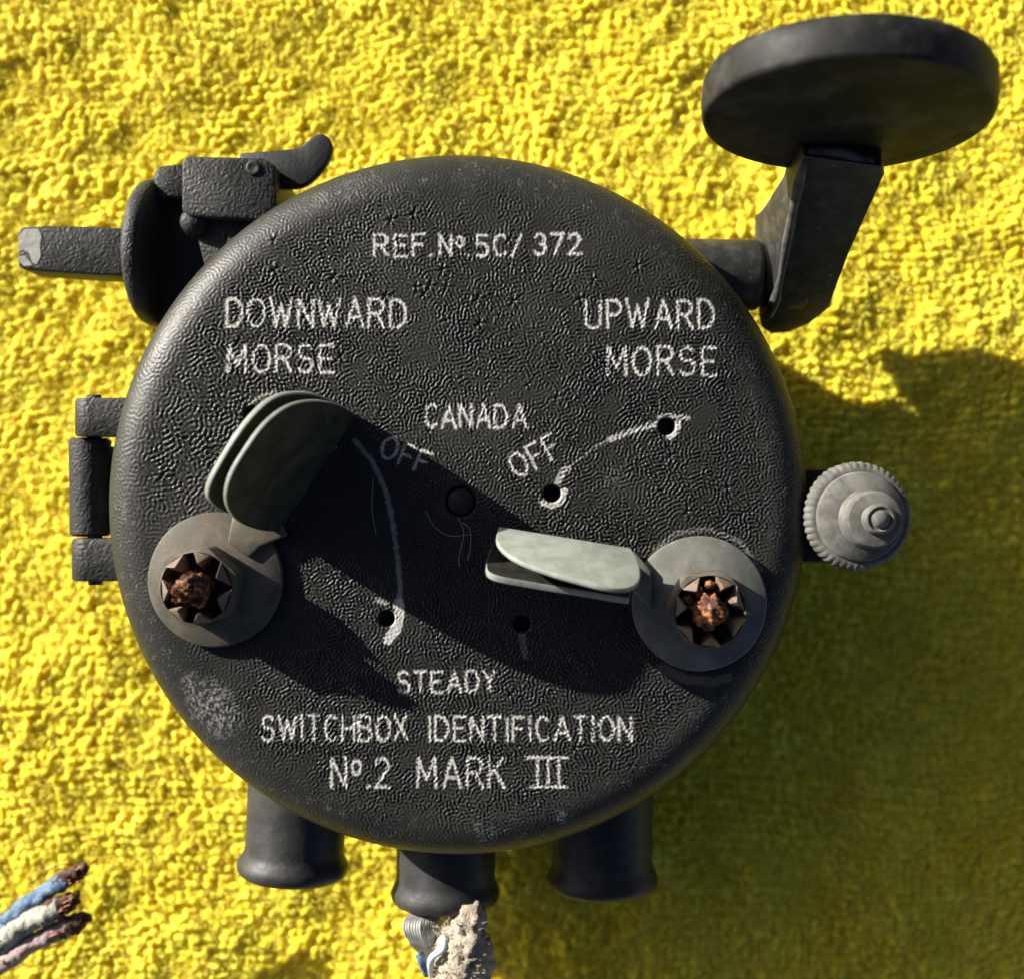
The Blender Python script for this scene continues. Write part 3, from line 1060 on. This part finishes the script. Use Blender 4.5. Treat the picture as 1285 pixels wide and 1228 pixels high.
# bar as a loft of four-cornered sections running from the hub up to the shoulder
secs = []
for (fl, fr, br, bl) in [
    ((968, 419, 1.15), (990, 417, 1.15), (994, 350, 0.8), (964, 350, 0.8)),
    ((956, 411, 1.45), (1016, 406, 1.40), (1020, 325, 0.9), (952, 325, 0.9)),
    ((953, 397, 1.85), (1041, 386, 1.75), (1042, 300, 1.05), (947, 300, 1.15)),
    ((972, 376, 2.35), (1047, 366, 2.2), (1050, 270, 1.45), (947, 272, 1.7)),
    ((985, 310, 3.15), (1064, 320, 3.1), (1064, 235, 2.4), (958, 262, 2.45)),
    ((998, 245, 3.95), (1090, 262, 3.95), (1085, 195, 3.2), (983, 222, 3.25)),
    ((1005, 210, 4.45), (1110, 218, 4.45), (1100, 165, 3.9), (998, 170, 3.9)),
    ((1008, 196, 4.60), (1106, 209, 4.60), (1104, 158, 4.2), (1003, 160, 4.2)),
    ((1012, 184, 4.48), (1104, 200, 4.48), (1103, 156, 4.2), (1006, 158, 4.2)),
]:
    secs.append([P(*fl), P(*fr), P(*br), P(*bl)])
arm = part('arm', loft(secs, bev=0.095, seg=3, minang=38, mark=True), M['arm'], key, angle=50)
arm.data.materials.append(M['lit_edge'])
dc = P(1061, 152, 5.35)
# stem between shoulder and button
st0, st1 = P(1058, 176, 4.12), Vector((dc.x, dc.y + 0.02, dc.z - 0.35))
xs = 0.48
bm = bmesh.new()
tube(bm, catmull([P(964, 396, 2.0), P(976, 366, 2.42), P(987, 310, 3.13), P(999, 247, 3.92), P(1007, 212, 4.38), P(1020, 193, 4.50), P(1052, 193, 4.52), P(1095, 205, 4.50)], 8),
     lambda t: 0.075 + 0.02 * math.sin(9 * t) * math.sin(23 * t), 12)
part('lit_ridge', bm, M['lit_edge'], key, label='lit edge of the arm painted in lighter grey')
secs = []
for t, wz in ((0, 0.28), (0.5, 0.36), (1, 0.45)):
    p = st0.lerp(st1, t)
    secs.append([p + Vector((-xs, 0, wz)), p + Vector((xs, 0, wz)), p + Vector((xs, 0.05, -wz)), p + Vector((-xs, 0.05, -wz))])
part('stem', loft(secs, bev=0.06, seg=3), M['arm'], key, angle=50)
# hub washer behind the arm
a = P(950, 345, 1.9)
part('hub', lathe([(0, -0.12), (0.48, -0.12), (0.52, -0.06), (0.52, 0.55), (0.48, 0.6), (0, 0.6)], P(962, 348, 1.85), (1, 0.02, 0), seg=48), M['arm'], key, angle=50)
nrm = Vector((-0.05, -0.99, 0.10)).normalized()
DR, DT = 1.885, 0.57
prof = [(0, 0), (DR * 0.80, 0.0), (DR * 0.86, -0.02), (DR - 0.07, -0.0), (DR - 0.02, -0.025), (DR, -0.08), (DR * 1.005, -0.35), (DR, -DT + 0.08), (DR - 0.03, -DT + 0.02), (DR - 0.08, -DT), (0, -DT - 0.05)]
part('button', lathe(prof, dc, nrm, seg=160, rfun=lambda t, j: 1 + 0.002 * math.sin(5 * t)), M['button'], key)

# --- terminal screw on the right
term = empty('terminal', P(1079, 648, 1.6), box)
part('bracket', px_prism([(980, 588), (1055, 588), (1072, 606), (1072, 690), (1055, 706), (980, 706)], 2.9, 1.2, 0.05), M['case'], term)
tc_ = P(1079, 648, 3.6)
ax = Vector((0.03, 0.0, 1)).normalized()
NT = 46
def knurl(t, j):
    return 1 + (0.015 * (abs(math.cos(NT * t / 2)) - 0.5) * 2 * (1 + 0.4 * math.sin(3 * t) * math.sin(7 * t)) if 2 <= j <= 5 else 0)
bm = lathe([(0.2, -0.45), (0.70, -0.45), (0.76, -0.38), (0.785, -0.30), (0.79, -0.12), (0.765, -0.02), (0.70, 0.025), (0.655, 0.02), (0.64, 0.06), (0.625, 0.08), (0, 0.08)], tc_, ax, seg=NT * 8, rfun=knurl)
part('knurled_nut', bm, M['chrome'], term, angle=60)
cc_ = tc_ + Vector((0.10, -0.03, 0))
bm = lathe([(0.44, 0.08), (0.42, 0.12), (0.405, 0.36), (0.39, 0.39), (0.37, 0.40), (0, 0.40)], cc_, ax, seg=72, rfun=lambda t, j: 1 + 0.008 * math.sin(3 * t))
part('collar', bm, M['chrome'], term, angle=60)
bm = lathe([(0.23, 0.40), (0.225, 0.50), (0.20, 0.54), (0.18, 0.545), (0.165, 0.52), (0.13, 0.52), (0.115, 0.57), (0.06, 0.60), (0, 0.61)], cc_ + Vector((0.03, 0.01, 0)), ax, seg=48,
           rfun=lambda t, j: 1 + 0.03 * math.sin(2 * t + 1) + 0.012 * math.sin(5 * t))
part('screw_tip', bm, M['chrome'], term, angle=60)
p = tc_ + Vector((0, 0, -2.0))
part('stud', lathe([(0, 0), (0.45, 0), (0.45, 1.62), (0, 1.62)], p, (0, 0, 1), seg=32), M['case'], term, angle=50)

# --- latch at the upper left
latch = empty('latch', P(280, 260, 1.8), box)
part('housing', px_prism([(228, 201), (235, 196), (330, 198), (345, 207), (347, 268), (337, 277), (238, 272), (228, 264)], 3.05, 1.0, 0.035, 2), M['wrinkle'], latch, angle=60)
part('step', px_prism([(238, 262), (345, 264), (350, 350), (262, 356)], 2.86, 1.0, 0.04, 2), M['wrinkle'], latch, angle=60)
part('mounting_plate', px_prism([(196, 240), (232, 240), (350, 285), (350, 420), (200, 420)], 2.2, 0.9, 0.04, 2), M['case'], latch, angle=60)
part('back_block', px_prism([(192, 216), (199, 208), (236, 204), (236, 250), (192, 250)], 2.5, 1.2, 0.06, 2), M['wrinkle'], latch, angle=60)
hp = catmull([Vector((x, y, 0)) for x, y in [(352, 188), (374, 185), (385, 177), (394, 170), (404, 168), (413, 174), (417, 186), (411, 203), (396, 222), (378, 234), (352, 236)]], 4)
hp = [(v.x, v.y) for v in hp] + [(300, 228), (300, 192)]
part('hook_lever', px_prism(hp, 2.6, 2.42, 0.035, 2, 40), M['case'], latch, angle=50)
p = P(318, 211, 3.05)
part('rivet', lathe([(0.115, -0.05), (0.115, 0.015), (0.09, 0.035), (0.055, 0.02), (0, 0.02)], p, (0, 0, 1), seg=24), M['arm'], latch)
p = P(243, 279, 2.9)
part('bolt_head', lathe([(0.2, -0.3), (0.2, 0.05), (0.16, 0.11), (0, 0.13)], p, (0.1, 0, 1), seg=24), M['wrinkle'], latch)
# standing flange: a thick disc on edge
fc = P(196, 318, 1.95)
prof = [(0, 0), (1.04, 0), (1.12, 0.03), (1.15, 0.10), (1.15, 0.2), (1.12, 0.27), (1.02, 0.30), (0, 0.30)]
bm = lathe(prof, fc + Vector((-0.13, 0, 0)), (1, -0.05, 0.10), seg=96)
part('flange', bm, M['wrinkle'], latch, angle=60)
# projecting lug
lg = [(22, 290), (27, 285), (60, 283), (120, 284), (196, 289), (196, 347), (120, 345), (60, 341), (28, 338), (22, 333)]
part('lug', px_prism(lg, 2.25, 1.55, 0.06, 3, 20), M['wrinkle'], latch, angle=60)
rr_ = random.Random(5)
pt = [(23, 297), (30, 288), (48, 287), (52, 296), (50, 309), (51, 322), (46, 332), (40, 330), (37, 318), (30, 314), (24, 316)]
part('bare_patch', px_prism(pt, 2.256, 2.20, 0.0), M['bare'], latch, smooth=False, label='bright chipped patch of bare metal at the end of the lug')
part('bare_patch', px_prism([(23, 322), (31, 321), (38, 329), (40, 333), (30, 334), (24, 328)], 2.256, 2.20, 0.0), M['bare'], latch, smooth=False)

# --- control levers
def leaf(base0, base1, v, Ln, t, outline, th, zb):
    """sheet leaf standing on the line base0-base1, leaning along v; outline in (u, s)"""
    b0, b1 = Vector(base0), Vector(base1)
    up = Vector((v.x * Ln, v.y * Ln, t))
    nn = (b1 - b0).cross(up).normalized()
    if nn.dot(v) < 0:
        nn = -nn
    pts = catmull([Vector((u, s, 0)) for u, s in outline], 6)
    A_ = [b0.lerp(b1, p.x) + up * p.y for p in pts]
    B_ = [p + nn * th for p in A_]
    bm = prism(A_, B_, 0)
    bmesh.ops.recalc_face_normals(bm, faces=bm.faces[:])
    es = [e for e in bm.edges if len(e.link_faces) == 2 and e.calc_face_angle(0) > 0.9]
    bmesh.ops.bevel(bm, geom=es, offset=th * 0.3, offset_type='OFFSET', segments=3, profile=0.5, affect='EDGES', clamp_overlap=True)
    bm.normal_update()
    for f in bm.faces:
        if abs(f.normal.dot(nn)) < 0.93:
            f.material_index = 1
    return bm


def crown_nut(cx, cy, z, parent, ang, hex_r=0.60):
    """hexagonal body, ring of wedge teeth and a rusted screw end"""
    h1 = 0.55
    bm = bmesh.new()
    n = 6
    outer_b, outer_t, inner_t, inner_b = [], [], [], []
    N2 = 48
    for i in range(N2):
        a = 2 * PI * i / N2
        k = (a % (PI / 3)) - PI / 6
        rh = hex_r * math.cos(PI / 6) / math.cos(k)
        rh = min(rh, hex_r * 0.965)
        for lst, r, zz in ((outer_b, rh, z), (outer_t, rh, z + h1), (inner_t, 0.50, z + h1 + 0.015), (inner_b, 0.46, z + 0.12)):
            lst.append(bm.verts.new((cx + r * math.cos(a + ang), cy + r * math.sin(a + ang), zz)))
    for A_, B_ in ((outer_b, outer_t), (outer_t, inner_t), (inner_t, inner_b)):
        for i in range(N2):
            k = (i + 1) % N2
            bm.faces.new((A_[i], A_[k], B_[k], B_[i]))
    bm.faces.new(inner_b)
    part('nut', bm, M['zinc_dull'], parent, angle=35)
    rr = random.Random(int(cx * 100))
    NTT = 7
    for i in range(NTT):
        a = ang + 2 * PI * (i + rr.uniform(-0.12, 0.12)) / NTT + 0.2
        w = 0.36 * rr.uniform(0.8, 1.15)
        ro, ri = 0.52, 0.22 * rr.uniform(0.9, 1.2)
        zt = z + h1 + rr.uniform(0.16, 0.26)
        pts = [(ro, -w, z + h1 * 0.5), (ro, w, z + h1 * 0.5), (ri, 0, z + h1 * 0.5), (ro * 0.98, -w * 0.95, z + h1 + 0.0), (ro * 0.98, w * 0.95, z + h1 + 0.02), (ri * 1.2, 0.0, z + h1 * 0.75), (ro * 0.70, 0.0, zt)]
        bm = bmesh.new()
        vs = []
        for (r, da, zz) in pts:
            q = a + da
            vs.append(bm.verts.new((cx + r * math.cos(q) + rr.uniform(-0.015, 0.015), cy + r * math.sin(q) + rr.uniform(-0.015, 0.015), zz)))
        for f in ((0, 2, 1), (0, 1, 4, 3), (1, 2, 5, 4), (2, 0, 3, 5), (3, 4, 6), (4, 5, 6), (5, 3, 6)):
            bm.faces.new([vs[k] for k in f])
        bevel_all(bm, 0.02, 2)
        part('tooth', bm, M['tooth'], parent, smooth=True, angle=35)
    # rusted screw end
    bm = bmesh.new()
    bmesh.ops.create_icosphere(bm, subdivisions=4, radius=1)
    from mathutils import noise as mn
    for v in bm.verts:
        d = v.co.normalized()
        k = 1 + 0.34 * mn.noise(d * 2.1 + Vector((cx, cy, 0))) + 0.24 * mn.noise(d * 5 + Vector((cy, cx, 0))) + 0.10 * mn.noise(d * 13)
        v.co = Vector((cx - 0.02 + d.x * 0.235 * k, cy + d.y * 0.235 * k, z + 0.52 + d.z * 0.52 * k))
    part('screw_end', bm, M['rust'], parent)
    # rust crumbs between the teeth
    bm = bmesh.new()
    for k in range(3):
        a = ang + rr.uniform(1.3, 2.6) + k * 0.5
        r = rr.uniform(0.3, 0.45)
        mtx = Matrix.Translation((cx + r * math.cos(a), cy + r * math.sin(a), z + 0.5)) @ Matrix.Diagonal((rr.uniform(0.05, 0.1), rr.uniform(0.05, 0.09), 0.14, 1))
        res = bmesh.ops.create_icosphere(bm, subdivisions=2, radius=1, matrix=mtx)
        for v in res['verts']:
            v.co += Vector((rr.uniform(-1, 1), rr.uniform(-1, 1), rr.uniform(-1, 1))) * 0.02
    part('rust_scale', bm, M['rust'], parent)


def lever(label, wc, wr, b0, b1, LA, tA, outA, LB_, tB, outB, m_w, m_l, m_b, neck, ang, nutoff=(0, 0), b_off=0.0, zb=0.06, zA=0.06):
    c = P(wc[0], wc[1], ZL + 0.1)
    root = empty('control_lever', (c.x, c.y, ZL), box, label=label)
    zt = ZL + 0.11
    rf = lambda t, j: 1 + 0.003 * math.sin(6 * t)
    part('washer', lathe([(0, zt - 0.12), (wr - 0.02, zt - 0.12), (wr, zt - 0.09), (wr, zt - 0.02), (wr - 0.025, zt), (0, zt + 0.004)], (c.x, c.y, 0), seg=128, rfun=rf), m_w, root, angle=50)
    p0, p1 = P(b0[0], b0[1], ZL + zb), P(b1[0], b1[1], ZL + zb)
    u = (p1 - p0).normalized()
    v = Vector((-u.y, u.x, 0))
    g1 = part('grip_leaf', leaf(P(b0[0], b0[1], ZL + zA), P(b1[0], b1[1], ZL + zA), v, LA, tA, outA, 0.07, zb), m_l, root, angle=60)
    q0, q1 = p0 + v * b_off, p1 + v * b_off
    g2 = part('grip_leaf', leaf(q0, q1, v, LB_, tB, outB, 0.10, zb), m_b, root, angle=60)
    g1.data.materials.append(M['leaf'])
    g2.data.materials.append(M['leaf'])
    part('neck', px_prism(neck, ZL + 0.19, ZL + 0.03, 0.03, 2), m_w, root, angle=60)
    crown_nut(c.x + nutoff[0], c.y + nutoff[1], zt, root, ang)
    return root


outA1 = [(0, 0), (-0.03, 0.3), (-0.01, 0.62), (0.09, 0.86), (0.25, 0.98), (0.45, 1.0), (0.66, 0.97), (0.83, 0.84), (0.94, 0.6), (1.0, 0.28), (1.0, 0)]
outB1 = [(0, 0), (-0.02, 0.5), (0.0, 0.80), (0.08, 0.95), (0.3, 1.0), (0.6, 0.99), (0.82, 0.88), (0.95, 0.6), (1.0, 0.25), (1.0, 0)]
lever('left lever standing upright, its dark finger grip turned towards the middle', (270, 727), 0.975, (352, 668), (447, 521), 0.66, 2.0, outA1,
      0.80, 1.72, outB1, M['zinc_dull'], M['leaf_shaded'], M['leaf_shaded'],
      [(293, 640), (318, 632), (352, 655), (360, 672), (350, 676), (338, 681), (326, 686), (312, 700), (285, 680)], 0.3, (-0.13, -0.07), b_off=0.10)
outA2 = [(0, 0), (-0.05, 0.35), (-0.04, 0.75), (0.05, 0.96), (0.2, 1.02), (0.4, 0.97), (0.6, 0.89), (0.8, 0.76), (0.93, 0.58), (1.0, 0.34), (1.0, 0)]
outB2 = [(0, 0), (0.0, 0.5), (0.01, 0.93), (0.05, 1.0), (0.35, 1.0), (0.7, 1.0), (0.97, 0.97), (1.04, 0.8), (1.03, 0.4), (1.0, 0)]
lever('right lever lying across to the left, its pale finger grip facing the light', (878, 757), 0.975, (792, 687), (626, 660), 0.50, 1.35, outA2,
      0.54, 1.12, outB2, M['zinc'], M['leaf'], M['leaf_deep_shade'],
      [(782, 690), (797, 692), (818, 715), (818, 765), (795, 742), (778, 712)], 0.1, (0.06, -0.05), b_off=0.10, zA=0.5)

# lint caught round the centre screw
rl = random.Random(9)
for pts in ([(575, 650), (582, 668), (576, 700), (577, 712)], [(580, 655), (590, 665), (590, 690), (586, 702)], [(534, 640), (545, 660), (565, 672), (590, 670)],
            [(468, 600), (467, 640), (472, 670)], [(640, 690), (655, 682), (668, 690)]):
    bm = bmesh.new()
    tube(bm, catmull([P(x, y, ZL + 0.05 + rl.uniform(-0.01, 0.05)) for x, y in pts], 6), 0.005, 5)
    part('lint', bm, M['lint'], box)

# ------------------------------------------------------------------ frayed cable leaving the middle gland
cable = empty('frayed_cable', P(565, 1228, 0.2),
              label='frayed beige cloth covered cable with bared strands hanging from the middle gland', cat='cable')
def lumpy(path, rad, seed, seg=44, amp=0.3, squash=1.0):
    from mathutils import noise as mn
    bm = bmesh.new()
    tube(bm, path, rad, seg, squash=squash)
    bm.normal_update()
    off = Vector((seed, seed * 0.7, 0))
    for v in bm.verts:
        d = mn.noise(v.co * 2.6 + off) * amp * 0.32 + mn.noise(Vector((v.co.x * 9, v.co.y * 5, v.co.z * 9)) + off) * amp * 0.30 + mn.noise(v.co * 24 + off) * amp * 0.22
        v.co += v.normal * d
    return bm
path = catmull([P(588, 1132, 1.9), P(588, 1152, 2.2), P(582, 1178, 2.25), P(584, 1205, 2.1), P(576, 1235, 1.9), P(566, 1290, 1.5), P(560, 1380, 1.1)], 14)
part('cloth_sleeve', lumpy(path, lambda t: 0.20 + 0.24 * min(1, t * 2.2), 3.0), M['fabric'], cable)
path = catmull([P(594, 1150, 2.1), P(598, 1168, 2.35), P(594, 1190, 2.25), P(582, 1215, 2.2), P(566, 1240, 2.0)], 10)
part('torn_flap', lumpy(path, lambda t: 0.14 - 0.05 * t, 8.0, amp=0.35), M['fabric'], cable)
for k in range(13):
    o = (k - 6) / 6 + random.uniform(-0.03, 0.03)
    x = 535 + o * 17
    pts = [P(x + 4, 1140, 1.9), P(x - 8 + 3 * o, 1160, 2.3 - 0.12 * abs(o)), P(x - 2 - 2 * o, 1185, 2.2 - 0.15 * abs(o)), P(x + 12 - 9 * o, 1208, 1.6), P(x + 24 - 10 * o, 1240, 1.2)]
    bm = bmesh.new()
    tube(bm, catmull(pts, 8), 0.024, 8)
    part('strand', bm, M['strand'], cable)
bm = bmesh.new()
tube(bm, catmull([P(552, 1182, 2.25), P(557, 1177, 2.45), P(556, 1190, 2.50), P(543, 1200, 2.45), P(540, 1214, 2.20), P(545, 1240, 1.70)], 8), 0.055, 12)
part('inner_wire', bm, M['pale_wire'], cable, label='thin pale blue wire looping out of the torn cloth')
bm = bmesh.new()
tube(bm, catmull([P(526, 1196, 2.25), P(530, 1206, 2.25), P(536, 1220, 2.00)], 6), 0.07, 12, jit=0.1)
part('inner_wire', bm, M['blue'], cable, label='short blue wire end beside the bare strands')
bm = bmesh.new()
tube(bm, catmull([P(546, 1219, 2.15), P(558, 1216, 2.25), P(570, 1218, 2.15)], 6), 0.05, 8, jit=0.15)
part('yellow_thread', bm, M['yellow_tape'], cable)
bm = bmesh.new()
rf_ = random.Random(4)
for k in range(420):
    t = rf_.random()
    base = P(560 + rf_.uniform(-8, 48), 1152 + 80 * t, 2.42 + rf_.uniform(-0.3, 0.1))
    tip = base + Vector((rf_.uniform(-0.13, 0.13), rf_.uniform(-0.16, 0.12), rf_.uniform(-0.05, 0.12)))
    mid = (base + tip) / 2 + Vector((rf_.uniform(-0.08, 0.08), rf_.uniform(-0.08, 0.08), 0.05))
    tube(bm, catmull([base, mid, tip], 4), 0.005, 4)
part('fray', bm, M['fabric'], cable)

# ------------------------------------------------------------------ cut wires at the lower left
wires = empty('cut_cable_end', P(-420, 1510, 0.1),
              label='three cut wires, blue, white and pink, with frayed copper ends on the yellow towel', cat='wire')
def wire(mat, pts, r, seed, lab):
    from mathutils import noise as mn
    path = catmull([P(*p) for p in pts], 14)
    bm = bmesh.new()
    tube(bm, path, lambda t: r * (0.85 if t > 0.985 else 1.0), 22)
    bm.normal_update()
    off = Vector((seed, 0, seed))
    for v in bm.verts:
        v.co += v.normal * (mn.noise(v.co * 3 + off) * 0.05 + mn.noise(v.co * 9 + off) * 0.035)
    w = part('insulation', bm, mat, wires, label=lab)
    d = (path[-1] - path[-5]).normalized()
    e = path[-1]
    rw = random.Random(seed)
    bm = bmesh.new()
    tube(bm, catmull([e - d * 0.25, e + d * 0.02, e + d * 0.16 + Vector((0, 0.02, -0.03)), e + d * 0.30], 6), lambda t: r * (0.93 if t < 0.45 else 0.93 - 0.95 * (t - 0.45)), 20)
    bm.normal_update()
    for v in bm.verts:
        v.co += v.normal * (mn.noise(v.co * 9 + off) * 0.06 + mn.noise(v.co * 22 + off) * 0.03)
    part('torn_end', bm, M['char'], w)
    for k in range(8):
        s = Vector((rw.uniform(-1, 1), rw.uniform(-1, 1), rw.uniform(0.2, 1))) * r * 0.75
        tip = e + d * rw.uniform(0.0, 0.25) + s * 1.4
        bm = bmesh.new()
        tube(bm, catmull([e - d * 0.3 + s, e + s * 1.1, tip], 5), lambda t: 0.024 * (1 - 0.5 * t), 6, jit=0.2)
        part('copper_strand', bm, M['copper'], w)
    return w, path


wire(M['blue'], [(-420, 1480, 0.2), (-200, 1310, 0.5), (-60, 1205, 1.0), (-10, 1170, 1.15), (30, 1138, 1.25), (62, 1114, 1.32), (90, 1098, 1.35)], 0.14, 3, 'blue cloth covered wire')
wire(M['white'], [(-420, 1510, 0.2), (-200, 1335, 0.5), (-60, 1226, 1.05), (0, 1182, 1.25), (35, 1157, 1.35), (60, 1145, 1.4), (78, 1136, 1.4)], 0.175, 5, 'cracked white wire')
wire(M['pink'], [(-420, 1545, 0.2), (-200, 1365, 0.5), (-60, 1255, 1.0), (-5, 1212, 1.15), (30, 1189, 1.25), (60, 1173, 1.3), (92, 1159, 1.35)], 0.16, 8, 'faded pink wire')
bm = bmesh.new()
for pts in ([(40, 1108, 0.9), (52, 1096, 1.1), (72, 1085, 1.2), (86, 1083, 1.2)], [(86, 1083, 1.2), (98, 1090, 1.1), (104, 1096, 1.0)], [(104, 1096, 0.9), (112, 1084, 0.9), (122, 1078, 0.8)],
            [(60, 1104, 1.2), (78, 1092, 1.3), (90, 1098, 1.2)]):
    tube(bm, catmull([P(*p) for p in pts], 6), 0.014, 5)
part('loose_strand', bm, M['copper'], wires)
